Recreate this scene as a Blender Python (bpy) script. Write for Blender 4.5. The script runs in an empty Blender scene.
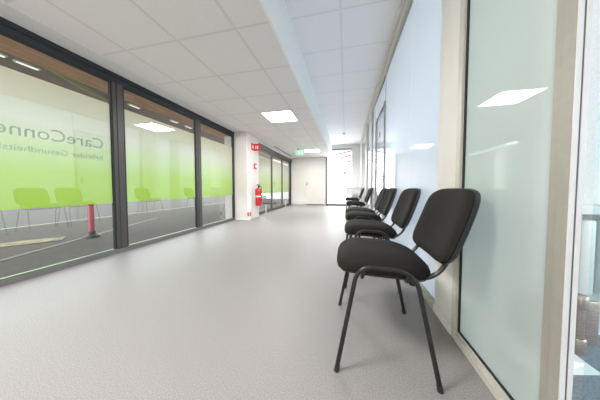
import bpy, bmesh, math, random
from mathutils import Vector, Matrix

C = bpy.context.scene.collection
scene = bpy.context.scene
random.seed(4)

# ---------------------------------------------------------------- camera
cam_d = bpy.data.cameras.new('camera')
cam = bpy.data.objects.new('camera', cam_d)
C.objects.link(cam)
cam_d.sensor_fit = 'HORIZONTAL'
cam_d.sensor_width = 36.0
cam_d.lens = 36.0 * 200.0 / 600.0
cam_d.shift_y = -4.6 / 600.0
cam_d.clip_start = 0.02
cam.location = (0, 0, 0.83)
YAW = math.atan2(46, 200)
PIT = math.atan2(7.6, 200)
cam.rotation_euler = (math.pi / 2 - PIT, 0, YAW)
scene.camera = cam

# ---------------------------------------------------------------- world, exposure, daylight
w = bpy.data.worlds.new('daylight')
scene.world = w
w.use_nodes = True
bg = w.node_tree.nodes['Background']
bg.inputs[0].default_value = (0.86, 0.93, 1.0, 1)
bg.inputs[1].default_value = 4.5
scene.view_settings.view_transform = 'Standard'
scene.view_settings.look = 'None'
scene.view_settings.gamma = 1
scene.view_settings.exposure = 0.32
scene.view_settings.use_curve_mapping = False


def area(name, loc, rot, sx, sy, power, col):
    l = bpy.data.lights.new(name, 'AREA')
    l.shape = 'RECTANGLE'
    l.size = sx
    l.size_y = sy
    l.energy = power
    l.color = col
    o = bpy.data.objects.new(name, l)
    o.location = loc
    o.rotation_euler = rot
    C.objects.link(o)
    return o


# daylight entering by the windows of the rooms on the right, and through the glazed end door
area('daylight_room_window', (4.3, 5.2, 1.5), (0, math.radians(90), 0), 2.4, 7.2, 110, (0.94, 0.97, 1.0))
area('daylight_near_window', (4.3, -0.5, 1.5), (0, math.radians(90), 0), 2.0, 3.0, 36, (0.92, 0.97, 1.0))
area('daylight_end_door', (-0.3, 10.4, 1.5), (math.radians(-90), 0, 0), 1.1, 2.2, 60, (1.0, 1.0, 1.0))

# ---------------------------------------------------------------- constants
XL = -2.814      # left glazing
XR = 0.60        # right partition
XS = -0.635      # ceiling step
HL = 2.254
HR = 2.776
YE = 9.35
YB = -3.6


# ---------------------------------------------------------------- materials
def mat(name, col, rough=0.5, metal=0.0, spec=0.5, emit=None, estr=0.0, alpha=None):
    m = bpy.data.materials.new(name)
    m.use_nodes = True
    b = m.node_tree.nodes['Principled BSDF']
    b.inputs['Base Color'].default_value = (*col, 1)
    b.inputs['Roughness'].default_value = rough
    b.inputs['Metallic'].default_value = metal
    b.inputs['Specular IOR Level'].default_value = spec
    if emit:
        b.inputs['Emission Color'].default_value = (*emit, 1)
        b.inputs['Emission Strength'].default_value = estr
    return m


def nd(m, t, **kw):
    n = m.node_tree.nodes.new(t)
    for k, v in kw.items():
        setattr(n, k, v)
    return n


def lk(m, a, b):
    m.node_tree.links.new(a, b)


def mathn(m, op, a, b=None, c=None):
    n = nd(m, 'ShaderNodeMath', operation=op)
    for i, v in enumerate((a, b, c)):
        if v is None:
            continue
        if isinstance(v, (int, float)):
            n.inputs[i].default_value = v
        else:
            lk(m, v, n.inputs[i])
    return n.outputs[0]


def noise_mat(name, col1, col2, scale, rough=0.6, lo=0.35, hi=0.65, bump=0.0, detail=3, spec=0.5, stretch=None):
    m = mat(name, col1, rough, spec=spec)
    b = m.node_tree.nodes['Principled BSDF']
    tc = nd(m, 'ShaderNodeTexCoord')
    mp = nd(m, 'ShaderNodeMapping')
    if stretch:
        mp.inputs['Scale'].default_value = stretch
    lk(m, tc.outputs['Object'], mp.inputs[0])
    n = nd(m, 'ShaderNodeTexNoise')
    n.inputs['Scale'].default_value = scale
    n.inputs['Detail'].default_value = detail
    lk(m, mp.outputs[0], n.inputs['Vector'])
    r = nd(m, 'ShaderNodeValToRGB')
    r.color_ramp.elements[0].position = lo
    r.color_ramp.elements[0].color = (*col1, 1)
    r.color_ramp.elements[1].position = hi
    r.color_ramp.elements[1].color = (*col2, 1)
    lk(m, n.outputs['Fac'], r.inputs[0])
    lk(m, r.outputs[0], b.inputs['Base Color'])
    if bump:
        bp = nd(m, 'ShaderNodeBump')
        bp.inputs['Strength'].default_value = bump
        bp.inputs['Distance'].default_value = 0.002
        lk(m, n.outputs['Fac'], bp.inputs['Height'])
        lk(m, bp.outputs[0], b.inputs['Normal'])
    return m


def ceiling_mat(name, base, line, x0, y0, step):
    m = mat(name, base, 0.9, spec=0.2)
    b = m.node_tree.nodes['Principled BSDF']
    tc = nd(m, 'ShaderNodeTexCoord')
    sp = nd(m, 'ShaderNodeSeparateXYZ')
    lk(m, tc.outputs['Object'], sp.inputs[0])

    def dist(s, o):
        a = mathn(m, 'SUBTRACT', s, o)
        a = mathn(m, 'DIVIDE', a, step)
        a = mathn(m, 'ADD', a, 100.5)
        a = mathn(m, 'FRACT', a)
        a = mathn(m, 'SUBTRACT', a, 0.5)
        a = mathn(m, 'ABSOLUTE', a)
        return mathn(m, 'LESS_THAN', a, 0.012 / step)
    g = mathn(m, 'MAXIMUM', dist(sp.outputs[0], x0), dist(sp.outputs[1], y0))
    n = nd(m, 'ShaderNodeTexNoise')
    n.inputs['Scale'].default_value = 90
    lk(m, tc.outputs['Object'], n.inputs['Vector'])
    r = nd(m, 'ShaderNodeValToRGB')
    r.color_ramp.elements[0].color = (*[c * 0.93 for c in base], 1)
    r.color_ramp.elements[1].color = (*[min(1, c * 1.04) for c in base], 1)
    lk(m, n.outputs['Fac'], r.inputs[0])
    mx = nd(m, 'ShaderNodeMixRGB')
    lk(m, g, mx.inputs[0])
    lk(m, r.outputs[0], mx.inputs[1])
    mx.inputs[2].default_value = (*line, 1)
    lk(m, mx.outputs[0], b.inputs['Base Color'])
    return m


def schlick(m, f0, boost):
    """reflectance of a pane, the same from both of its sides"""
    g = nd(m, 'ShaderNodeNewGeometry')
    dt = nd(m, 'ShaderNodeVectorMath', operation='DOT_PRODUCT')
    lk(m, g.outputs['Incoming'], dt.inputs[0])
    lk(m, g.outputs['Normal'], dt.inputs[1])
    c = mathn(m, 'ABSOLUTE', dt.outputs['Value'])
    p = mathn(m, 'POWER', mathn(m, 'SUBTRACT', 1.0, c), 5.0)
    f = mathn(m, 'MULTIPLY_ADD', p, 1.0 - f0, f0)
    return mathn(m, 'MINIMUM', mathn(m, 'MULTIPLY', f, boost), 0.95)


def clear_glass(name, tint, ior=1.6, boost=1.0):
    m = bpy.data.materials.new(name)
    m.use_nodes = True
    nt = m.node_tree
    nt.nodes.clear()
    out = nt.nodes.new('ShaderNodeOutputMaterial')
    mix = nt.nodes.new('ShaderNodeMixShader')
    tr = nt.nodes.new('ShaderNodeBsdfTransparent')
    tr.inputs[0].default_value = (*tint, 1)
    gl = nt.nodes.new('ShaderNodeBsdfGlossy')
    gl.inputs['Roughness'].default_value = 0.0
    f = schlick(m, ((ior - 1) / (ior + 1)) ** 2, boost)
    lk(m, f, mix.inputs[0])
    lk(m, tr.outputs[0], mix.inputs[1])
    lk(m, gl.outputs[0], mix.inputs[2])
    lk(m, mix.outputs[0], out.inputs[0])
    return m


def frosted_glass(name, col, trans=0.6, ior=1.5, rough=0.02, boost=1.0, clear=0.0, tint=(0.8, 0.9, 0.9)):
    m = bpy.data.materials.new(name)
    m.use_nodes = True
    nt = m.node_tree
    nt.nodes.clear()
    out = nt.nodes.new('ShaderNodeOutputMaterial')
    di = nt.nodes.new('ShaderNodeBsdfDiffuse')
    di.inputs[0].default_value = (*col, 1)
    tl = nt.nodes.new('ShaderNodeBsdfTranslucent')
    tl.inputs[0].default_value = (*col, 1)
    m1 = nt.nodes.new('ShaderNodeMixShader')
    m1.inputs[0].default_value = trans
    lk(m, di.outputs[0], m1.inputs[1])
    lk(m, tl.outputs[0], m1.inputs[2])
    tr = nt.nodes.new('ShaderNodeBsdfTransparent')
    tr.inputs[0].default_value = (*tint, 1)
    m0 = nt.nodes.new('ShaderNodeMixShader')
    m0.inputs[0].default_value = clear
    lk(m, m1.outputs[0], m0.inputs[1])
    lk(m, tr.outputs[0], m0.inputs[2])
    gl = nt.nodes.new('ShaderNodeBsdfGlossy')
    gl.inputs['Roughness'].default_value = rough
    f = schlick(m, ((ior - 1) / (ior + 1)) ** 2, boost)
    m2 = nt.nodes.new('ShaderNodeMixShader')
    lk(m, f, m2.inputs[0])
    lk(m, m0.outputs[0], m2.inputs[1])
    lk(m, gl.outputs[0], m2.inputs[2])
    lk(m, m2.outputs[0], out.inputs[0])
    return m


def film_mat(name):
    """printed film behind the left glazing: warm white at its top, then green"""
    m = bpy.data.materials.new(name)
    m.use_nodes = True
    nt = m.node_tree
    nt.nodes.clear()
    out = nt.nodes.new('ShaderNodeOutputMaterial')
    geo = nd(m, 'ShaderNodeTexCoord')
    sp = nd(m, 'ShaderNodeSeparateXYZ')
    lk(m, geo.outputs['Object'], sp.inputs[0])
    t = mathn(m, 'DIVIDE', mathn(m, 'SUBTRACT', sp.outputs[2], 0.64), 1.22)
    r = nd(m, 'ShaderNodeValToRGB')
    e = r.color_ramp.elements
    e[0].position = 0.0
    e[0].color = (0.42, 0.60, 0.10, 1)
    e[1].position = 1.0
    e[1].color = (0.74, 0.68, 0.50, 1)
    for p, c in ((0.28, (0.48, 0.66, 0.16)), (0.5, (0.66, 0.76, 0.42)), (0.68, (0.80, 0.80, 0.66))):
        k = e.new(p)
        k.color = (*c, 1)
    lk(m, t, r.inputs[0])
    di = nt.nodes.new('ShaderNodeBsdfDiffuse')
    tl = nt.nodes.new('ShaderNodeBsdfTranslucent')
    lk(m, r.outputs[0], di.inputs[0])
    lk(m, r.outputs[0], tl.inputs[0])
    m1 = nt.nodes.new('ShaderNodeMixShader')
    m1.inputs[0].default_value = 0.65
    lk(m, di.outputs[0], m1.inputs[1])
    lk(m, tl.outputs[0], m1.inputs[2])
    lk(m, m1.outputs[0], out.inputs[0])
    return m


M = {}
M['floor'] = noise_mat('speckled_linoleum', (0.19, 0.18, 0.176), (0.345, 0.33, 0.324), 210, 0.48, 0.3, 0.7, detail=4, spec=0.28)
M['carpet'] = noise_mat('blue_grey_carpet', (0.16, 0.18, 0.21), (0.36, 0.39, 0.44), 160, 0.95, 0.3, 0.7, bump=0.5)
M['ceil_l'] = ceiling_mat('mineral_tiles_left', (0.88, 0.835, 0.84), (0.76, 0.72, 0.72), -2.235, 1.67, 0.6285)
M['ceil_r'] = ceiling_mat('mineral_tiles_right', (0.92, 0.92, 0.945), (0.81, 0.82, 0.85), -0.075, 1.67, 0.6285)
M['plaster'] = noise_mat('white_plaster', (0.76, 0.755, 0.74), (0.82, 0.815, 0.80), 60, 0.85, bump=0.1)
M['cream'] = noise_mat('cream_plaster', (0.72, 0.68, 0.645), (0.74, 0.70, 0.665), 8, 0.8, bump=0.1)
M['step'] = noise_mat('white_step_board', (0.91, 0.93, 0.93), (0.93, 0.95, 0.95), 30, 0.8)
M['anthracite'] = noise_mat('anthracite_powder_coat', (0.016, 0.021, 0.027), (0.024, 0.030, 0.037), 300, 0.4)
M['anthracite2'] = noise_mat('grey_bronze_mullion', (0.055, 0.053, 0.050), (0.070, 0.067, 0.063), 300, 0.4)
M['edge_reflection'] = mat('green_edge_reflection', (0.10, 0.15, 0.04), 0.3)  # colour of the green reflection along the lower glass edge
M['midgrey'] = mat('mid_grey_frame', (0.42, 0.42, 0.42), 0.5)
M['gasket'] = mat('black_rubber', (0.012, 0.014, 0.014), 0.6)
M['alu'] = noise_mat('beige_painted_aluminium', (0.51, 0.49, 0.43), (0.53, 0.51, 0.45), 30, 0.45)
M['aluwhite'] = noise_mat('pale_aluminium', (0.68, 0.68, 0.68), (0.70, 0.70, 0.70), 30, 0.35)
M['post'] = noise_mat('grey_beige_post', (0.33, 0.315, 0.27), (0.35, 0.335, 0.29), 30, 0.5)
M['dgrey'] = mat('dark_grey_frame', (0.14, 0.14, 0.14), 0.5)
M['steel'] = noise_mat('brushed_steel', (0.36, 0.33, 0.29), (0.48, 0.45, 0.40), 60, 0.35, stretch=(1, 1, 12))
M['steel'].node_tree.nodes['Principled BSDF'].inputs['Metallic'].default_value = 0.8
M['fabric'] = noise_mat('black_upholstery', (0.010, 0.009, 0.008), (0.024, 0.021, 0.018), 420, 0.85, bump=0.35, spec=0.2)
M['shell'] = noise_mat('black_plastic_shell', (0.020, 0.020, 0.022), (0.026, 0.026, 0.029), 300, 0.42)
M['tube'] = noise_mat('black_powder_coat', (0.012, 0.012, 0.013), (0.018, 0.018, 0.019), 400, 0.32)
M['glass_clear'] = clear_glass('left_clear_glass', (0.82, 0.85, 0.81), 1.7, 2.5)
M['glass_near'] = frosted_glass('satin_glass_greenish', (0.51, 0.555, 0.515), 0.5, 1.5, 0.015, 1.0)
M['glass_mid'] = frosted_glass('satin_glass_bluish', (0.60, 0.66, 0.72), 0.6, 1.5, 0.01, 1.3)
M['film'] = film_mat('green_gradient_film')
M['letter'] = mat('grey_green_lettering', (0.40, 0.50, 0.38), 0.6)
M['asphalt'] = noise_mat('outdoor_asphalt', (0.032, 0.024, 0.015), (0.058, 0.044, 0.028), 18, 0.9, detail=6)
M['lamp'] = mat('lamp_diffuser', (0.9, 0.9, 0.9), 0.5, emit=(1, 0.985, 0.96), estr=5.0)
M['lamp_dim'] = mat('outdoor_lamp_diffuser', (0.9, 0.9, 0.9), 0.5, emit=(1, 0.97, 0.9), estr=0.9)
M['white'] = noise_mat('white_lacquer', (0.80, 0.80, 0.78), (0.84, 0.84, 0.82), 100, 0.4)
M['red'] = noise_mat('red_enamel', (0.62, 0.02, 0.02), (0.70, 0.03, 0.025), 60, 0.3)
M['signred'] = mat('sign_red', (0.68, 0.03, 0.035), 0.5)
M['signwhite'] = mat('sign_white', (0.9, 0.9, 0.9), 0.5)
M['signgreen'] = mat('exit_green', (0.20, 0.60, 0.36), 0.5, emit=(0.30, 0.85, 0.52), estr=0.55)
M['exitwhite'] = mat('exit_pictogram', (0.9, 0.95, 0.9), 0.5, emit=(1, 1, 1), estr=0.5)
M['black'] = mat('black_plastic', (0.02, 0.02, 0.02), 0.5)
M['pink'] = noise_mat('pink_red_plastic', (0.72, 0.07, 0.12), (0.78, 0.10, 0.16), 30, 0.45)
M['timber_orange'] = noise_mat('timber_orange', (0.40, 0.17, 0.06), (0.66, 0.33, 0.13), 3, 0.6, stretch=(14, 1, 1))
M['timber_brown'] = noise_mat('timber_grey_brown', (0.12, 0.08, 0.06), (0.30, 0.21, 0.16), 4, 0.6, stretch=(14, 1, 1))
M['olive'] = mat('olive_trim', (0.30, 0.34, 0.12), 0.6)
M['facade'] = noise_mat('pale_facade', (0.55, 0.56, 0.55), (0.62, 0.63, 0.62), 6, 0.85)
M['end_backdrop'] = noise_mat('white_backdrop', (0.80, 0.80, 0.79), (0.86, 0.86, 0.85), 5, 0.9)  # for the wall added beyond the end door
M['yellow'] = noise_mat('worn_yellow_paint', (0.10, 0.09, 0.06), (0.34, 0.27, 0.09), 7, 0.8)
M['kerb'] = mat('pale_line', (0.22, 0.20, 0.16), 0.8)
M['redstripe'] = mat('red_glass_stripe', (0.75, 0.12, 0.16), 0.5)
M['leafglass'] = clear_glass('door_leaf_glass', (0.90, 0.97, 0.97), 1.5, 1.0)
M['endglass'] = clear_glass('end_door_glass', (0.97, 0.98, 0.98), 1.4, 0.6)
M['slotwhite'] = mat('outlet_white', (0.75, 0.75, 0.74), 0.5)


# ---------------------------------------------------------------- mesh helpers
def bx(bm, x0, x1, y0, y1, z0, z1, bev=0.0, seg=2):
    b2 = bmesh.new()
    vs = [b2.verts.new(p) for p in ((x0, y0, z0), (x1, y0, z0), (x1, y1, z0), (x0, y1, z0),
                                     (x0, y0, z1), (x1, y0, z1), (x1, y1, z1), (x0, y1, z1))]
    for f in ((3, 2, 1, 0), (4, 5, 6, 7), (0, 1, 5, 4), (1, 2, 6, 5), (2, 3, 7, 6), (3, 0, 4, 7)):
        b2.faces.new([vs[i] for i in f])
    if bev:
        bmesh.ops.bevel(b2, geom=list(b2.edges), offset=bev, segments=seg, profile=0.5, affect='EDGES')
    merge(bm, b2)
    return bm


def merge(bm, b2):
    me = bpy.data.meshes.new('tmp')
    b2.to_mesh(me)
    b2.free()
    bm.from_mesh(me)
    bpy.data.meshes.remove(me)


def box(*a, **k):
    return bx(bmesh.new(), *a, **k)


def sheet(x, y0, y1, z0, z1):
    """a thin film or pane: one upright face across x"""
    bm = bmesh.new()
    bm.faces.new([bm.verts.new(p) for p in ((x, y0, z0), (x, y1, z0), (x, y1, z1), (x, y0, z1))])
    return bm


def fillet(pts, r, n=6):
    pts = [Vector(p) for p in pts]
    out = [pts[0]]
    for i in range(1, len(pts) - 1):
        a, b, c = pts[i - 1], pts[i], pts[i + 1]
        rr = min(r, (a - b).length * 0.48, (c - b).length * 0.48)
        p0 = b + (a - b).normalized() * rr
        p1 = b + (c - b).normalized() * rr
        for k in range(n + 1):
            t = k / n
            out.append((1 - t) ** 2 * p0 + 2 * t * (1 - t) * b + t * t * p1)
    out.append(pts[-1])
    return out


def tube(bm, pts, ru, rv, side=Vector((0, 1, 0)), n=12, caps=True):
    """sweep an ellipse: rv along 'side', ru across"""
    pts = [Vector(p) for p in pts]
    rings = []
    for i, p in enumerate(pts):
        if i == 0:
            t = pts[1] - p
        elif i == len(pts) - 1:
            t = p - pts[i - 1]
        else:
            t = (pts[i + 1] - p).normalized() + (p - pts[i - 1]).normalized()
        t.normalize()
        s = (side - t * side.dot(t))
        if s.length < 1e-4:
            s = Vector((1, 0, 0)) - t * t.x
        s.normalize()
        u = t.cross(s)
        rings.append([bm.verts.new(p + u * (ru * math.cos(2 * math.pi * k / n)) + s * (rv * math.sin(2 * math.pi * k / n))) for k in range(n)])
    for a, b in zip(rings, rings[1:]):
        for k in range(n):
            bm.faces.new((a[k], a[(k + 1) % n], b[(k + 1) % n], b[k]))
    if caps:
        bm.faces.new(rings[0][::-1])
        bm.faces.new(rings[-1])
    return bm


def lathe(bm, prof, c=(0, 0, 0), n=24, axis='Z'):
    c = Vector(c)
    rings = []
    for r, h in prof:
        ring = []
        for k in range(n):
            a = 2 * math.pi * k / n
            if axis == 'Z':
                v = Vector((r * math.cos(a), r * math.sin(a), h))
            elif axis == 'X':
                v = Vector((h, r * math.cos(a), r * math.sin(a)))
            else:
                v = Vector((r * math.sin(a), h, r * math.cos(a)))
            ring.append(bm.verts.new(c + v))
        rings.append(ring)
    for a, b in zip(rings, rings[1:]):
        for k in range(n):
            bm.faces.new((a[k], a[(k + 1) % n], b[(k + 1) % n], b[k]))
    bm.faces.new(rings[0][::-1])
    bm.faces.new(rings[-1])
    return bm


def obj(name, bm, m, parent=None, smooth=False, loc=None):
    bmesh.ops.recalc_face_normals(bm, faces=list(bm.faces))
    me = bpy.data.meshes.new(name)
    bm.to_mesh(me)
    bm.free()
    o = bpy.data.objects.new(name, me)
    C.objects.link(o)
    me.materials.append(m)
    if smooth:
        for p in me.polygons:
            p.use_smooth = True
        me.set_sharp_from_angle(angle=math.radians(42))
    if parent:
        o.parent = parent
    if loc:
        o.location = loc
    return o


def struct(name, bm, m, parent=None):
    o = obj(name, bm, m, parent)
    if not parent:
        o['kind'] = 'structure'
    return o


def sempty(name, loc=(0, 0, 0)):
    o = bpy.data.objects.new(name, None)
    C.objects.link(o)
    o.location = loc
    o['kind'] = 'structure'
    return o


def thing(name, label, cat, loc=(0, 0, 0), rotz=0, group=None):
    o = bpy.data.objects.new(name, None)
    C.objects.link(o)
    o.location = loc
    o.rotation_euler = (0, 0, rotz)
    tag(o, label, cat, group)
    return o


def tag(o, label, cat, group=None):
    o['label'] = label
    o['category'] = cat
    if group:
        o['group'] = group
    return o


def text_obj(name, body, size, m, parent, mw, depth=0.001, align='LEFT'):
    cu = bpy.data.curves.new('txt', 'FONT')
    cu.body = body
    cu.size = size
    cu.extrude = depth
    cu.align_x = align
    cu.resolution_u = 4
    t = bpy.data.objects.new('txt', cu)
    C.objects.link(t)
    dg = bpy.context.evaluated_depsgraph_get()
    me = bpy.data.meshes.new_from_object(t.evaluated_get(dg))
    me.name = name
    bpy.data.objects.remove(t)
    me.transform(mw)
    me.materials.clear()
    me.materials.append(m)
    o = bpy.data.objects.new(name, me)
    C.objects.link(o)
    if parent:
        o.parent = parent
    return o


# ---------------------------------------------------------------- shell: floor, ceilings
struct('floor', box(XL - 0.06, XR + 0.03, YB, 10.0, -0.12, 0.0), M['floor'])
struct('floor_side_room', box(XR + 0.031, 4.2, YB, YE, -0.12, 0.0), M['carpet'])
struct('ceiling', box(XL - 0.06, XS - 0.02, YB, YE, HL, HL + 0.04), M['ceil_l'])
struct('ceiling_raised', box(XS + 0.001, XR + 0.10, YB, YE, HR, HR + 0.04), M['ceil_r'])
struct('ceiling_step', box(XS - 0.02, XS, YB, YE, HL, HR + 0.04), M['step'])
# plaster border of the left ceiling
struct('trim_1', box(XL + 0.0, -2.568, YB, 4.68, HL - 0.004, HL), M['plaster'])
# top cornice on the right
bm = bmesh.new()
bx(bm, 0.545, 0.60, YB, YE, HR - 0.055, HR)
bx(bm, 0.575, 0.60, YB, YE, HR - 0.13, HR - 0.055)
struct('trim_2', bm, M['cream'])
struct('wall_behind', box(XL - 0.06, XR + 0.1, YB - 0.1, YB, 0, HR), M['plaster'])

# ---------------------------------------------------------------- left glazing
def left_window(i, y0, y1, lettering=False):
    """one fixed pane between mullions; y0..y1 is the clear opening"""
    r = sempty('window_%d' % i, (XL, (y0 + y1) / 2, 0))
    ox, oy = XL, (y0 + y1) / 2

    def lo(bm):
        bmesh.ops.translate(bm, verts=bm.verts, vec=(-ox, -oy, 0))
        return bm
    bm = bmesh.new()
    # gasket ring
    g = 0.018
    bx(bm, XL - 0.040, XL - 0.006, y0, y1, 2.140 - g, 2.140)
    bx(bm, XL - 0.040, XL - 0.006, y0, y0 + g, 0.06, 2.122)
    bx(bm, XL - 0.040, XL - 0.006, y1 - g, y1, 0.06, 2.122)
    obj('gasket', lo(bm), M['gasket'], r)
    obj('reflection_strip', lo(box(XL - 0.040, XL - 0.006, y0, y1, 0.050, 0.062)), M['edge_reflection'], r)  # green reflection in the glass edge, put in as a coloured strip
    obj('pane', lo(sheet(XL - 0.0225, y0 + 0.005, y1 - 0.005, 0.052, 2.138)), M['glass_clear'], r)
    f = obj('film', lo(sheet(XL - 0.0265, y0 + 0.006, y1 - 0.006, 0.64, 1.86)), M['film'], r)
    if lettering:
        for body, size, ys, zs in (('CareConnect', 0.165, 1.835, 1.295), ('hybrider Gesundheitskiosk', 0.083, 1.822, 1.160)):
            rot = Matrix(((0, 0, -1, XL - 0.0245 - ox), (-1, 0, 0, ys - oy), (0, 1, 0, zs), (0, 0, 0, 1)))
            text_obj('lettering', body, size, M['letter'], r, rot, 0.0006)
    return r


left_window(1, -0.10, 1.925, True)
left_window(2, 2.045, 3.335)
left_window(3, 3.455, 4.64)
left_window(4, -2.2, -0.22)
# anthracite head and sill profiles and the mullions
bm = bmesh.new()
bx(bm, XL - 0.06, XL - 0.001, YB, 4.68, 2.140, 2.200, 0.003)
bx(bm, XL - 0.06, XL + 0.012, YB, 4.68, 2.200, HL, 0.003)
struct('trim_3', bm, M['anthracite'])
bm = bmesh.new()
bx(bm, XL - 0.06, XL + 0.010, YB, 4.68, 0.0, 0.050, 0.003)
struct('trim_4', bm, M['dgrey'])
for k, (a, b) in enumerate(((1.925, 2.045), (3.335, 3.455), (4.64, 4.68), (-0.22, -0.10), (-2.32, -2.2))):
    bm = bmesh.new()
    bx(bm, XL - 0.06, XL - 0.001, a, b, 0.05, 2.14, 0.002)
    bx(bm, XL - 0.01, XL + 0.006, a + 0.045, b - 0.005 if b - a > 0.06 else b, 0.05, 2.14, 0.002)
    struct('trim_%d' % (5 + k), bm, M['anthracite2'])
struct('wall_left', box(XL - 0.3, XL - 0.0, YB, -2.32, 0, HL), M['plaster'])
struct('wall_left_lintel', box(XL - 0.28, XL - 0.062, YB, 5.4, 2.16, HR), M['timber_orange'])

# ---------------------------------------------------------------- column between glazing and sliding door
struct('wall_column', box(XL - 0.28, -2.468, 4.68, 5.40, 0, HL), M['cream'])
struct('baseboard_column', box(-2.814, -2.462, 4.672, 4.68, 0, 0.05), M['white'])

# ---------------------------------------------------------------- sliding door (door_1)
XD = -2.58
d = sempty('door_1', (XD, 5.4, 0))


def dl(bm):
    bmesh.ops.translate(bm, verts=bm.verts, vec=(-XD, -5.4, 0))
    return bm


bm = bmesh.new()
bx(bm, XD - 0.10, XD + 0.02, 5.40, YE, 2.045, 2.185, 0.004)
obj('header', dl(bm), M['anthracite2'], d)
obj('sensor', dl(box(XD + 0.02, XD + 0.045, 7.25, 7.42, 2.09, 2.13, 0.006)), M['black'], d)
bm = bmesh.new()
bx(bm, XD - 0.10, XD + 0.0, 5.40, 5.56, 0, 2.045, 0.003)
bx(bm, XD - 0.10, XD + 0.0, 9.22, YE, 0, 2.045, 0.003)
obj('jamb', dl(bm), M['anthracite'], d)
for y0, y1 in ((5.56, 6.85), (6.85, 8.05), (8.05, 9.22)):
    lf = obj('leaf_frame', dl(bx(bx(bx(box(XD - 0.07, XD - 0.03, y0, y0 + 0.05, 0.01, 2.045),
             XD - 0.07, XD - 0.03, y1 - 0.05, y1, 0.01, 2.045),
             XD - 0.07, XD - 0.03, y0 + 0.05, y1 - 0.05, 0.01, 0.09),
             XD - 0.07, XD - 0.03, y0 + 0.05, y1 - 0.05, 1.985, 2.045)), M['anthracite2'], d)
    obj('pane', dl(sheet(XD - 0.0495, y0 + 0.05, y1 - 0.05, 0.09, 1.985)), M['glass_clear'], lf)
    obj('film', dl(sheet(XD - 0.055, y0 + 0.05, y1 - 0.05, 0.64, 1.84)), M['film'], lf)
struct('trim_10', box(XD - 0.06, XD, 5.40, YE, 2.185, HL), M['plaster'])
struct('trim_11', box(XD - 0.12, XD + 0.02, 5.56, 9.22, 0.0, 0.008), M['dgrey'])

# ---------------------------------------------------------------- end wall with glazed door
bm = box(XD - 0.1, -0.92, YE, YE + 0.14, 0, HR)
struct('wall_end', bm, M['cream'])
struct('baseboard_end', box(XD, -0.93, YE - 0.012, YE, 0, 0.06), M['alu'])
struct('wall_end_right', box(0.24, XR + 0.1, YE, YE + 0.14, 0, HR), M['plaster'])
struct('wall_end_head', box(-0.92, 0.24, YE, YE + 0.14, 2.60, HR), M['plaster'])
# flush white door in the end wall
d = sempty('door_2', (-1.9, YE, 0))
bm = bmesh.new()
bx(bm, 0.0, 0.92, -0.012, 0.0, 0.02, 2.02, 0.003)
obj('leaf', bm, M['cream'], d)
bm = bmesh.new()
bx(bm, -0.02, 0.0, -0.018, 0.0, 0.0, 2.04)
bx(bm, 0.92, 0.94, -0.018, 0.0, 0.0, 2.04)
bx(bm, -0.02, 0.94, -0.018, 0.0, 2.02, 2.04)
obj('frame', bm, M['plaster'], d)
bm = bmesh.new()
lathe(bm, [(0.011, -0.06), (0.011, -0.012)], (0.08, 0, 1.02), 10, 'Y')
tube(bm, [(0.08, -0.055, 1.02), (0.19, -0.055, 1.02)], 0.010, 0.010, Vector((0, 0, 1)), 10)
bx(bm, 0.06, 0.10, -0.016, -0.012, 0.94, 1.12)
obj('handle', bm, M['steel'], d)
# glazed end door
d = sempty('door_3', (-0.92, YE, 0))
bm = bmesh.new()
bx(bm, 0.0, 0.075, -0.03, 0.05, 0, 2.60, 0.003)
bx(bm, 0.075, 1.16, -0.01, 0.05, 0.0, 0.09)
bx(bm, 0.075, 1.16, -0.01, 0.05, 2.54, 2.60)
obj('frame', bm, M['dgrey'], d)
obj('pane', box(0.075, 1.16, 0.016, 0.024, 0.09, 2.54), M['endglass'], d)
for k, (z0, z1, x0) in enumerate(((2.28, 2.46, 0.28), (2.15, 2.27, 0.62), (1.95, 2.02, 0.88))):
    b2 = bmesh.new()
    v = [b2.verts.new(p) for p in ((x0, 0.004, z0), (1.15, 0.004, z1), (1.15, 0.004, z1 + 0.07), (x0, 0.004, z0 + 0.05))]
    fa = b2.faces.new(v)
    ex = bmesh.ops.extrude_face_region(b2, geom=[fa])
    bmesh.ops.translate(b2, verts=[q for q in ex['geom'] if isinstance(q, bmesh.types.BMVert)], vec=(0, 0.005, 0))
    obj('red_stripe', b2, M['redstripe'], d)
bm = bmesh.new()
bx(bm, 0.80, 0.94, 0.0, 0.012, 1.42, 1.58, 0.003)
obj('notice_plate', bm, M['alu'], d)

# ---------------------------------------------------------------- right partition
# column between the near pane and the long bay
struct('wall_column_right', box(0.592, 0.80, 1.262, 1.50, 0, HR - 0.055), M['cream'])
bm = bmesh.new()
bx(bm, 0.580, 0.592, 1.262, 1.49, 0, 0.06)
struct('baseboard_right', bm, M['cream'])


def right_window(i, y0, y1, z1, gm, joints=(), seal='midgrey'):
    cy_ = (y0 + y1) / 2
    r = sempty('window_%d' % i, (XR, cy_, 0))

    def lo(bm):
        bmesh.ops.translate(bm, verts=bm.verts, vec=(-XR, -cy_, 0))
        return bm
    bm = bmesh.new()
    bx(bm, 0.580, 0.66, y0, y1, 0.0, 0.035, 0.002)
    bx(bm, 0.592, 0.66, y0, y1, 0.035, 0.052, 0.002)
    bx(bm, 0.585, 0.66, y0, y1, z1, z1 + 0.05, 0.002)
    obj('frame', lo(bm), M['alu'], r)
    bm = bmesh.new()
    bx(bm, 0.596, 0.62, y0, y1, 0.052, 0.062)
    bx(bm, 0.596, 0.62, y0, y1, z1 - 0.012, z1)
    bx(bm, 0.596, 0.62, y1 - 0.012, y1, 0.062, z1 - 0.012)
    obj('gasket', lo(bm), M[seal], r)
    ys = [y0] + list(joints) + [y1 - 0.012]
    for a, b in zip(ys, ys[1:]):
        obj('pane', lo(sheet(0.602, a + 0.0015, b - 0.0015, 0.062, z1 - 0.012)), gm, r)
    return r


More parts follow.
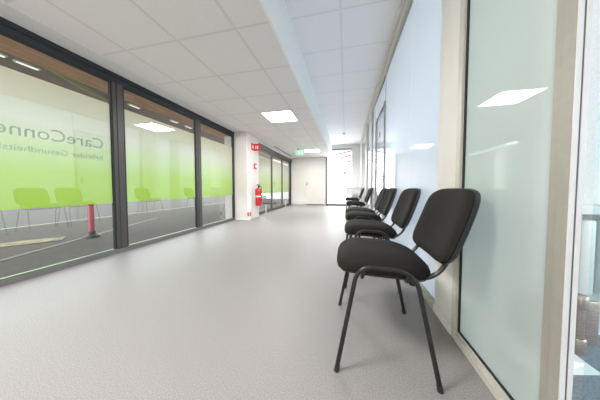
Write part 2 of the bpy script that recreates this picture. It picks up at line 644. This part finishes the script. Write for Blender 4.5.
right_window(5, 0.752, 1.222, 2.60, M['glass_near'], seal='gasket')
struct('trim_12', box(0.582, 0.66, 1.222, 1.262, 0, 2.65, bev=0.003), M['alu'])
# near jamb: beige post, pale return with a dark groove
struct('trim_13', bx(box(0.592, 0.630, 0.722, 0.752, 0, HR - 0.055, bev=0.001), 0.586, 0.608, 0.690, 0.722, 0, HR - 0.055, bev=0.001), M['post'])
struct('trim_14', box(0.5865, 0.598, 0.686, 0.690, 0, HR - 0.055, bev=0.001), M['aluwhite'])
struct('trim_15', box(0.598, 0.603, 0.688, 0.690, 0, HR - 0.055), M['dgrey'])
struct('trim_16', box(0.603, 0.614, 0.686, 0.690, 0, HR - 0.055, bev=0.001), M['aluwhite'])
struct('wall_over_near', box(0.60, 0.66, YB, 1.50, 2.65, HR), M['cream'])

# long bay: panes 1.50 .. 3.45, door 3.45 .. 4.45, last pane
right_window(6, 1.50, 3.45, 2.60, M['glass_mid'], (2.14,))
d = sempty('door_4', (XR, 3.45, 0))
bm = bmesh.new()
bx(bm, -0.018, 0.06, 0.0, 0.035, 0, 2.20)
bx(bm, -0.018, 0.06, 0.965, 1.0, 0, 2.20)
bx(bm, -0.018, 0.06, 0.035, 0.965, 2.165, 2.20)
obj('frame', bm, M['midgrey'], d)
obj('leaf', box(0.004, 0.044, 0.04, 0.96, 0.01, 2.16, bev=0.002), M['glass_mid'], d)
bm = bmesh.new()
bx(bm, -0.012, 0.004, 0.52, 0.72, 1.78, 1.86, 0.003)
obj('closer', bm, M['alu'], d)
bm = bmesh.new()
tube(bm, fillet([(0.004, 0.12, 1.02), (-0.04, 0.12, 1.02), (-0.04, 0.24, 1.02)], 0.012, 4), 0.009, 0.009, Vector((0, 0, 1)), 10)
bx(bm, -0.002, 0.004, 0.10, 0.14, 0.93, 1.10)
obj('handle', bm, M['steel'], d)
r = sempty('window_7', (XR, 3.95, 0))
obj('pane', sheet(0.002, -0.5, 0.5, 2.21, 2.588), M['glass_mid'], r)
obj('frame', bx(box(-0.015, 0.06, -0.5, 0.5, 2.60, 2.65), -0.015, 0.06, -0.5, 0.5, 2.20, 2.21), M['alu'], r)
obj('gasket', box(-0.004, 0.02, -0.5, 0.5, 2.588, 2.60), M['gasket'], r)
right_window(8, 4.46, 5.0, 2.60, M['glass_mid'])
struct('trim_17', box(0.582, 0.66, 5.0, 5.06, 0, 2.65), M['midgrey'])
struct('wall_column_far', box(0.592, 0.80, 5.06, 5.45, 0, HR - 0.055), M['plaster'])
right_window(9, 5.45, 6.1, 2.60, M['glass_mid'])
struct('trim_18', box(0.570, 0.66, 6.1, 6.5, 0, HR - 0.055), M['alu'])
right_window(10, 6.5, 8.3, 2.60, M['glass_mid'])
struct('wall_right_far', box(0.592, 0.80, 8.3, YE, 0, HR - 0.055), M['plaster'])
struct('wall_right_head', box(0.60, 0.66, 1.50, 8.3, 2.65, HR), M['cream'])
# partition behind the camera
struct('wall_right_behind', box(0.60, 0.70, YB, -0.35, 0, HR), M['cream'])

# ---------------------------------------------------------------- rooms on the right
struct('wall_divider', box(0.81, 4.2, 1.45, 1.55, 0, HR), M['plaster'])
struct('ceiling_side_room', box(XR + 0.101, 4.2, YB, YE, HR, HR + 0.04), M['plaster'])
bm = bmesh.new()
bx(bm, 4.2, 4.35, YB, YE, 0, 0.55)
bx(bm, 4.2, 4.35, YB, YE, 2.5, HR)
for y in (YB, -1.2, 1.0, 3.4, 5.8, 8.9):
    bx(bm, 4.2, 4.35, y, y + 0.45, 0.55, 2.5)
struct('wall_outer', bm, M['plaster'])
struct('wall_side_end', box(0.80, 4.35, YE, YE + 0.1, 0, HR), M['plaster'])
struct('wall_side_back', box(0.70, 4.35, YB - 0.1, YB, 0, HR), M['plaster'])

# white ribbed radiator under a shelf board in the near room
t = thing('radiator', 'white ribbed radiator under a pale ledge, seen through the doorway at the right edge', 'radiator', (1.9, 1.40, 0))
bm = bmesh.new()
for k in range(22):
    x = -0.95 + k * 0.088
    bx(bm, x, x + 0.066, -0.045, 0.0, 0.26, 0.66, 0.012, 2)
obj('ribs', bm, M['white'], t, True)
bm = box(-0.97, 1.0, -0.06, 0.04, 0.69, 0.735, bev=0.004)
obj('ledge', bm, M['white'], t)
for x in (-0.75, 0.85):
    obj('bracket', box(x, x + 0.04, -0.02, 0.045, 0.0, 0.28, bev=0.003), M['aluwhite'], t)

t = obj('door_wedge', bmesh.new(), M['white'])
bm = bmesh.new()
vs = [bm.verts.new(p) for p in ((-0.10, -0.08, 0), (0.09, -0.04, 0), (0.09, 0.10, 0), (-0.08, 0.10, 0),
                                (-0.08, -0.03, 0.045), (0.06, 0.0, 0.02), (0.06, 0.08, 0.02), (-0.07, 0.08, 0.045))]
for f in ((3, 2, 1, 0), (4, 5, 6, 7), (0, 1, 5, 4), (1, 2, 6, 5), (2, 3, 7, 6), (3, 0, 4, 7)):
    bm.faces.new([vs[i] for i in f])
bmesh.ops.bevel(bm, geom=list(bm.edges), offset=0.006, segments=2, profile=0.5, affect='EDGES')
bmesh.ops.recalc_face_normals(bm, faces=list(bm.faces))
bm.to_mesh(t.data)
bm.free()
t.location = (1.03, 1.17, 0)
tag(t, 'small white wedge lying on the blue-grey carpet beside the steel hinge', 'door wedge')

# open glass door leaf with its steel hinge
d = sempty('door_5', (0.694, 0.77, 0))
bm = bmesh.new()
lathe(bm, [(0.015, 0.325), (0.017, 0.328), (0.017, 0.372), (0.015, 0.375)], (0, 0, 0), 20)
lathe(bm, [(0.012, 0.376), (0.012, 0.463)], (0, 0, 0), 20)
lathe(bm, [(0.015, 0.464), (0.017, 0.467), (0.017, 0.502), (0.015, 0.505)], (0, 0, 0), 20)
obj('hinge', bm, M['steel'], d, True)
obj('hinge_plate', box(0.014, 0.055, 0.006, 0.020, 0.345, 0.485, bev=0.003), M['steel'], d, True)
obj('leaf', box(0.035, 0.90, 0.008, 0.018, 0.01, 2.05, bev=0.002), M['leafglass'], d)

struct('ground_end', box(-6, 6, 10.01, 15, -0.14, -0.02), M['facade'])
struct('backdrop_end', box(-6, 6, 14.5, 14.7, -0.02, 5), M['end_backdrop'])  # added wall, tones down the glare of the sky behind the end door
# ---------------------------------------------------------------- outdoors beyond the left glazing
struct('ground_outside', box(-26, XL - 0.061, -10, 22, -0.14, -0.02), M['asphalt'])


def plank(a, b, wid, z0, z1):
    a, b = Vector((*a, 0)), Vector((*b, 0))
    dr = (b - a).normalized()
    n = Vector((-dr.y, dr.x, 0)) * wid / 2
    bm = bmesh.new()
    lo_ = [bm.verts.new((p.x, p.y, z0)) for p in (a - n, b - n, b + n, a + n)]
    hi_ = [bm.verts.new((p.x, p.y, z1)) for p in (a - n, b - n, b + n, a + n)]
    bm.faces.new(lo_[::-1])
    bm.faces.new(hi_)
    for k in range(4):
        bm.faces.new((lo_[k], lo_[(k + 1) % 4], hi_[(k + 1) % 4], hi_[k]))
    return bm


struct('canopy_soffit', plank((-4.05, -4.0), (-4.05, 12.0), 2.2, 2.62, 2.70), M['timber_brown'])
struct('canopy_fascia_board', plank((-3.20, -4.0), (-3.20, 12.0), 0.20, 2.17, 2.24), M['timber_orange'])
struct('canopy_batten', plank((-3.45, 0.55), (-5.2, 4.1), 0.07, 2.54, 2.61), M['olive'])
struct('facade_opposite', box(-27, -26, -10, 22, 0, 5), M['facade'])
o = struct('pavement_line', box(-6.9, -6.75, -3, 12, -0.02, -0.012), M['kerb'])
o = struct('kerb_strip', plank((-3.55, 0.6), (-5.2, 4.6), 0.06, -0.02, -0.012), M['kerb'])
o = struct('floor_marking', plank((-5.0, 1.75), (-4.6, 2.35), 0.35, -0.02, -0.010), M['yellow'])

for y, lab in ((1.70, 'small outdoor ceiling lamp above the nearest window film, at the left edge'), (2.00, 'small outdoor ceiling lamp next to the one at the left edge'),
               (3.50, 'small outdoor ceiling lamp seen at the near end of the middle window'), (4.53, 'small outdoor ceiling lamp seen over the far part of the middle window'),
               (5.04, 'small outdoor ceiling lamp at the far upper corner of the middle window')):
    t = thing('outdoor_light', lab, 'outdoor light', (-4.50, y, 2.62), 0, 'lamps in the timber canopy')
    obj('housing', box(-0.04, 0.04, -0.12, 0.12, -0.03, 0.0, bev=0.004), M['aluwhite'], t)
    obj('diffuser', box(-0.025, 0.025, -0.10, 0.10, -0.034, -0.03), M['lamp_dim'], t)
t = thing('bollard', 'pink-red plastic post on a black foot beyond the nearest green-filmed window', 'bollard', (-4.26, 2.53, -0.02))
obj('post', lathe(bmesh.new(), [(0.038, 0.05), (0.038, 0.9), (0.02, 0.93)], n=20), M['pink'], t, True)
obj('foot', lathe(bmesh.new(), [(0.12, 0.0), (0.11, 0.025), (0.055, 0.06), (0.045, 0.11)], n=24), M['black'], t, True)


# ---------------------------------------------------------------- chairs
def outline(n, hw_t, hw_b, hh, p):
    """rounded outline in (u, v), tapering from half width hw_t at v=+hh to hw_b at v=-hh"""
    pts = []
    for k in range(n):
        a = 2 * math.pi * k / n
        c, s = math.cos(a), math.sin(a)
        u = math.copysign(abs(c) ** (2 / p), c)
        v = math.copysign(abs(s) ** (2 / p), s)
        hw = hw_b + (hw_t - hw_b) * (v * 0.5 + 0.5)
        pts.append((u * hw, v * hh))
    return pts


def pad(outl, prof, fn, n_in=5):
    """closed pad: prof = list of (scale, height) from bottom centre over the rim to top centre; fn maps (u,v,h)->xyz"""
    bm = bmesh.new()
    rings = []
    for s, h in prof:
        rings.append([bm.verts.new(fn(u * s, v * s, h)) for u, v in outl])
    n = len(outl)
    for a, b in zip(rings, rings[1:]):
        for k in range(n):
            bm.faces.new((a[k], a[(k + 1) % n], b[(k + 1) % n], b[k]))
    bm.faces.new(rings[0][::-1])
    bm.faces.new(rings[-1])
    return bm


def make_chair():
    t = thing('visitor_chair', '', 'chair')
    # seat cushion: u along depth (x), v across (y)
    so = outline(64, 0.221, 0.221, 0.225, 3.7)

    def seat_fn(u, v, h):
        x = -u            # u=+ front
        drop = 0.0
        if u > 0.10:
            drop = -((u - 0.10) ** 2) * 1.9
        if u < -0.06:
            drop = -((u + 0.06) ** 2) * 1.1
        tilt = u * 0.04
        narrow = 1.0 - max(0.0, -u) * 0.35
        return (x - 0.001, v * narrow, h + drop + tilt)
    prof = [(0.05, 0.435), (0.60, 0.434), (0.93, 0.436), (0.985, 0.445), (1.0, 0.462), (0.995, 0.478), (0.965, 0.492), (0.90, 0.502), (0.75, 0.510), (0.45, 0.511), (0.05, 0.508)]
    obj('seat', pad(so, prof, seat_fn), M['fabric'], t, True)
    prof = [(0.05, 0.422), (0.86, 0.422), (0.93, 0.426), (0.955, 0.437), (0.05, 0.437)]
    obj('seat_shell', pad(so, prof, seat_fn), M['shell'], t, True)
    # backrest: u across (y), v up
    bo = outline(64, 0.218, 0.232, 0.168, 4.6)

    def back_fn(u, v, h):
        x = 0.226 + (v + 0.170) * 0.355 - 0.50 * u * u - 0.25 * (v + 0.02) ** 2 + h
        return (x, u, 0.657 + v)
    prof = [(0.05, 0.004), (0.45, 0.002), (0.75, 0.000), (0.90, 0.004), (0.97, 0.012), (1.0, 0.024), (0.99, 0.034), (0.05, 0.036)]
    obj('backrest', pad(bo, prof, back_fn), M['fabric'], t, True)
    prof = [(0.05, 0.034), (0.975, 0.030), (1.012, 0.028), (1.018, 0.038), (0.99, 0.050), (0.90, 0.056), (0.05, 0.060)]
    obj('back_shell', pad(bo, prof, back_fn), M['shell'], t, True)
    # side frames: an inverted U each
    for s in (-1, 1):
        y0, y1 = 0.262 * s, 0.240 * s
        path = fillet([(-0.212, y0, 0.004), (-0.122, y1, 0.484), (0.112, y1, 0.472), (0.206, y0, 0.004)], 0.075, 9)
        bm = tube(bmesh.new(), path, 0.0100, 0.0080, n=14)
        sf = obj('side_frame', bm, M['tube'], t, True)
        for x in (-0.212, 0.206):
            sx = 0.094 / 0.474 if x < 0 else -0.098 / 0.474
            bm = tube(bmesh.new(), [(x, y0, 0.0), (x + sx * 0.028, y0, 0.028)], 0.0115, 0.0095, n=14)
            obj('foot_cap', bm, M['black'], sf, True)
    for x in (-0.10, 0.09):
        bm = tube(bmesh.new(), fillet([(x, -0.238, 0.462), (x, -0.205, 0.412), (x, 0.205, 0.412), (x, 0.238, 0.462)], 0.03, 5), 0.010, 0.010, Vector((1, 0, 0)), 10)
        obj('cross_bar', bm, M['tube'], t, True)
    # back brackets
    for s in (-1, 1):
        y = 0.165 * s
        path = fillet([(0.02, y, 0.418), (0.19, y, 0.424), (0.243, y, 0.470), (0.268, y, 0.535), (0.300, y, 0.610)], 0.045, 6)
        bm = tube(bmesh.new(), path, 0.0095, 0.0125, n=12)
        obj('back_bracket', bm, M['tube'], t, True)
    # knobs fixing the seat
    for s in (-1, 1):
        bm = lathe(bmesh.new(), [(0.012, 0.398), (0.014, 0.402), (0.014, 0.424)], (0.115, 0.19 * s, 0), 14)
        obj('fixing_knob', bm, M['black'], t, True)
    return t


def dup(root, loc, rotz, label, group):
    r = root.copy()
    C.objects.link(r)
    r.location = loc
    r.rotation_euler = (0, 0, rotz)
    r['label'] = label
    r['group'] = group
    for ch in list(root.children):
        c = ch.copy()
        C.objects.link(c)
        c.parent = r
        for g in list(ch.children):
            k = g.copy()
            C.objects.link(k)
            k.parent = c
    return r


G = 'black chairs along the glass partition'
chair0 = make_chair()
spots = [
    (0.176, 1.153, 0.00, 'nearest and largest black upholstered chair, beside the cream column'),
    (0.212, 1.935, 0.00, 'second black chair from the front, directly behind the nearest chair'),
    (0.215, 2.720, 0.02, 'third black chair from the front, close before the fourth one'),
    (0.225, 3.285, -0.02, 'fourth black chair from the front, backrest mostly hidden by the third'),
    (0.225, 4.980, 0.02, 'fifth black chair from the front, past the gap in the row'),
    (0.205, 6.850, 0.00, 'farthest and smallest black chair, in front of the white side table'),
]
for k, (x, y, rz, lab) in enumerate(spots):
    if k == 0:
        chair0.location = (x, y, 0)
        chair0['label'] = lab
        chair0['group'] = G
    else:
        dup(chair0, (x, y, 0), rz, lab, G)

# ---------------------------------------------------------------- white side table at the far end
t = thing('side_table', 'white high table with a deep apron at the far end, behind the last chair', 'table', (0.0, 8.3, 0))
obj('tabletop', box(0.0, 0.58, 0.0, 0.95, 0.82, 0.85, bev=0.003), M['white'], t)
obj('apron', box(0.02, 0.57, 0.02, 0.93, 0.58, 0.82), M['white'], t)
for x in (0.015, 0.515):
    for y in (0.02, 0.88):
        obj('leg', box(x, x + 0.05, y, y + 0.05, 0, 0.58, bev=0.003), M['white'], t)

# ---------------------------------------------------------------- ceiling lights
def light(x0, y0, label):
    s = 0.6285
    t = thing('ceiling_light', label, 'ceiling light', (x0 + s / 2, y0 + s / 2, HL), 0, 'square panel lights in the lower ceiling')
    h = s / 2 - 0.012
    bm = bmesh.new()
    for a in ((-h, h, -h, -h + 0.015), (-h, h, h - 0.015, h), (-h, -h + 0.015, -h + 0.015, h - 0.015), (h - 0.015, h, -h + 0.015, h - 0.015)):
        bx(bm, *a, -0.010, -0.0005)
    obj('frame', bm, M['slotwhite'], t)
    obj('diffuser', box(-h + 0.015, h - 0.015, -h + 0.015, h - 0.015, -0.007, -0.002), M['lamp'], t)
    l = bpy.data.lights.new('panel_lamp', 'AREA')
    l.shape = 'SQUARE'
    l.size = 0.54
    l.energy = 52
    l.color = (1.0, 0.965, 0.95)
    lo = bpy.data.objects.new('panel_lamp', l)
    C.objects.link(lo)
    lo.parent = t
    lo.location = (0, 0, -0.012)
    return t


light(-1.6065, 3.5555, 'nearer bright square ceiling panel light, before the column')
light(-1.6065, 7.327, 'farther small square ceiling panel light, near the end wall')
light(-1.6065, -0.216, 'unseen square ceiling panel light added behind the viewer')  # out of view, continues the row, added to light the corridor
light(-1.6065, -2.73, 'rearmost unseen square ceiling panel light, added behind the viewer')  # out of view, added to light the rear of the corridor

# linear slot outlet in the left ceiling
t = thing('slot_outlet', 'long thin dark slot outlet in the ceiling above the sliding door', 'air outlet', (-2.40, 7.6, HL))
obj('frame', box(-0.06, 0.06, -1.1, 1.1, -0.004, 0.0), M['slotwhite'], t)
obj('slot', box(-0.02, 0.02, -1.08, 1.08, -0.006, -0.004), M['black'], t)

# smoke detectors
def detector(x, y, z, label, cap):
    t = thing('smoke_detector', label, 'smoke detector', (x, y, z))
    obj('base', lathe(bmesh.new(), [(0.055, -0.014), (0.055, 0.0)], n=20), M['white'], t, True)
    obj('sensor_head', lathe(bmesh.new(), [(0.018, -0.045), (0.034, -0.038), (0.042, -0.014)], n=20), cap, t, True)


detector(-0.087, 7.35, HR, 'small round grey detector on the raised ceiling', M['midgrey'])
detector(-1.69, 7.1, HL, 'small round red-capped detector on the lower ceiling by the exit sign', M['signred'])

# exit sign hanging from the ceiling
t = thing('exit_sign', 'small green illuminated exit sign with running figure hanging from the ceiling', 'exit sign', (-1.50, 6.55, HL))
obj('housing', box(-0.15, 0.15, -0.012, 0.012, -0.34, -0.16, bev=0.004), M['signgreen'], t)
obj('hanger', lathe(bmesh.new(), [(0.006, -0.16), (0.006, 0.0)], n=8), M['aluwhite'], t)
bm = bmesh.new()
Y = -0.015


def stroke(bm, a, b, wd=0.010):
    tube(bm, [(a[0], Y, a[1]), (b[0], Y, b[1])], wd, 0.002, Vector((0, 1, 0)), 6)


obj('pictogram_head', lathe(bmesh.new(), [(0.012, -0.017), (0.012, -0.012)], (-0.02, 0, -0.192), 12, 'Y'), M['exitwhite'], t)
stroke(bm, (-0.025, -0.212), (-0.035, -0.255), 0.012)
stroke(bm, (-0.035, -0.255), (-0.010, -0.285), 0.008)
stroke(bm, (-0.010, -0.285), (-0.018, -0.315), 0.007)
stroke(bm, (-0.035, -0.255), (-0.060, -0.285), 0.008)
stroke(bm, (-0.060, -0.285), (-0.090, -0.285), 0.007)
stroke(bm, (-0.025, -0.215), (0.005, -0.240), 0.006)
stroke(bm, (-0.025, -0.215), (-0.055, -0.235), 0.006)
obj('pictogram', bm, M['exitwhite'], t)
obj('door_symbol', box(0.045, 0.095, -0.017, -0.012, -0.315, -0.185), M['exitwhite'], t)

# ---------------------------------------------------------------- fire equipment on the column
XC = -2.468
t = thing('fire_extinguisher', 'red fire extinguisher hanging on the white column side', 'fire extinguisher', (XC + 0.085, 5.20, 0.33))
obj('cylinder', lathe(bmesh.new(), [(0.060, 0.0), (0.075, 0.012), (0.078, 0.04), (0.078, 0.40), (0.070, 0.45), (0.045, 0.485), (0.024, 0.50)], n=28), M['red'], t, True)
obj('valve', lathe(bmesh.new(), [(0.022, 0.50), (0.026, 0.51), (0.020, 0.55)], n=16), M['black'], t, True)
bm = bmesh.new()
bx(bm, -0.014, 0.014, -0.12, 0.03, 0.56, 0.572, 0.003)
bx(bm, -0.014, 0.014, -0.11, 0.03, 0.585, 0.597, 0.003)
bx(bm, -0.014, 0.014, 0.01, 0.035, 0.545, 0.597, 0.003)
obj('lever', bm, M['black'], t)
obj('hose', tube(bmesh.new(), fillet([(0.02, 0, 0.54), (0.09, -0.03, 0.54), (0.098, -0.04, 0.30), (0.092, -0.03, 0.14)], 0.04, 6), 0.010, 0.010, n=10), M['black'], t, True)
obj('instruction_label', lathe(bmesh.new(), [(0.0787, 0.24), (0.0787, 0.28)], n=28), M['signwhite'], t, True)
obj('wall_bracket', box(-0.085, -0.07, -0.04, 0.04, 0.30, 0.46), M['dgrey'], t)

# flag sign above it
t = thing('fire_sign', 'red fire extinguisher flag sign standing out from the top of the column', 'sign', (XC, 5.12, 1.86))
bm = bmesh.new()
bx(bm, 0.0, 0.17, -0.006, 0.0, -0.02, 0.17, 0.001)
bx(bm, 0.0, 0.006, -0.18, -0.006, -0.02, 0.17, 0.001)
obj('plate', bm, M['signred'], t)
bm = bmesh.new()
bx(bm, 0.035, 0.065, -0.008, -0.006, 0.03, 0.11)
bx(bm, 0.042, 0.058, -0.008, -0.006, 0.11, 0.125)
bx(bm, 0.085, 0.12, -0.008, -0.006, 0.03, 0.12)
obj('symbol', bm, M['signwhite'], t)
bm = bmesh.new()
bx(bm, 0.006, 0.008, -0.075, -0.045, 0.03, 0.11)
bx(bm, 0.006, 0.008, -0.13, -0.10, 0.03, 0.12)
obj('symbol', bm, M['signwhite'], t)

# call point
t = thing('fire_alarm_call_point', 'small red manual call point with white centre between sign and extinguisher', 'fire alarm', (XC, 5.15, 1.35))
obj('housing', box(0, 0.035, -0.06, 0.06, 0, 0.15, bev=0.006), M['signred'], t)
obj('press_plate', box(0.035, 0.038, -0.035, 0.035, 0.04, 0.11), M['signwhite'], t)

# cable trunking with a red socket on the column
t = thing('cable_trunking', 'short white trunking with a red socket at the foot of the column', 'trunking', (XC, 4.72, 0))
obj('duct', box(0.0, 0.06, -0.035, 0.075, 0.0, 0.62, bev=0.003), M['white'], t)
so_ = obj('red_socket', box(0.005, 0.05, -0.040, -0.035, 0.10, 0.20), M['signred'], t)
obj('white_socket', box(0.005, 0.05, -0.040, -0.035, 0.28, 0.36), M['signwhite'], t)
obj('red_socket', box(0.06, 0.065, -0.015, 0.055, 0.10, 0.20), M['signred'], t)

# guide posts in front of the sliding door
for k, (y, lab) in enumerate(((5.95, 'short white guide post before the sliding door, nearer one'), (8.1, 'short white guide post before the sliding door, farther one'))):
    t = thing('guide_post', lab, 'post', (XD + 0.10, y, 0), 0, 'white guide posts at the sliding door')
    obj('post', lathe(bmesh.new(), [(0.016, 0.0), (0.016, 0.28), (0.010, 0.29)], n=14), M['aluwhite'], t, True)
    obj('foot_plate', lathe(bmesh.new(), [(0.035, 0.0), (0.033, 0.008)], n=18), M['aluwhite'], t, True)
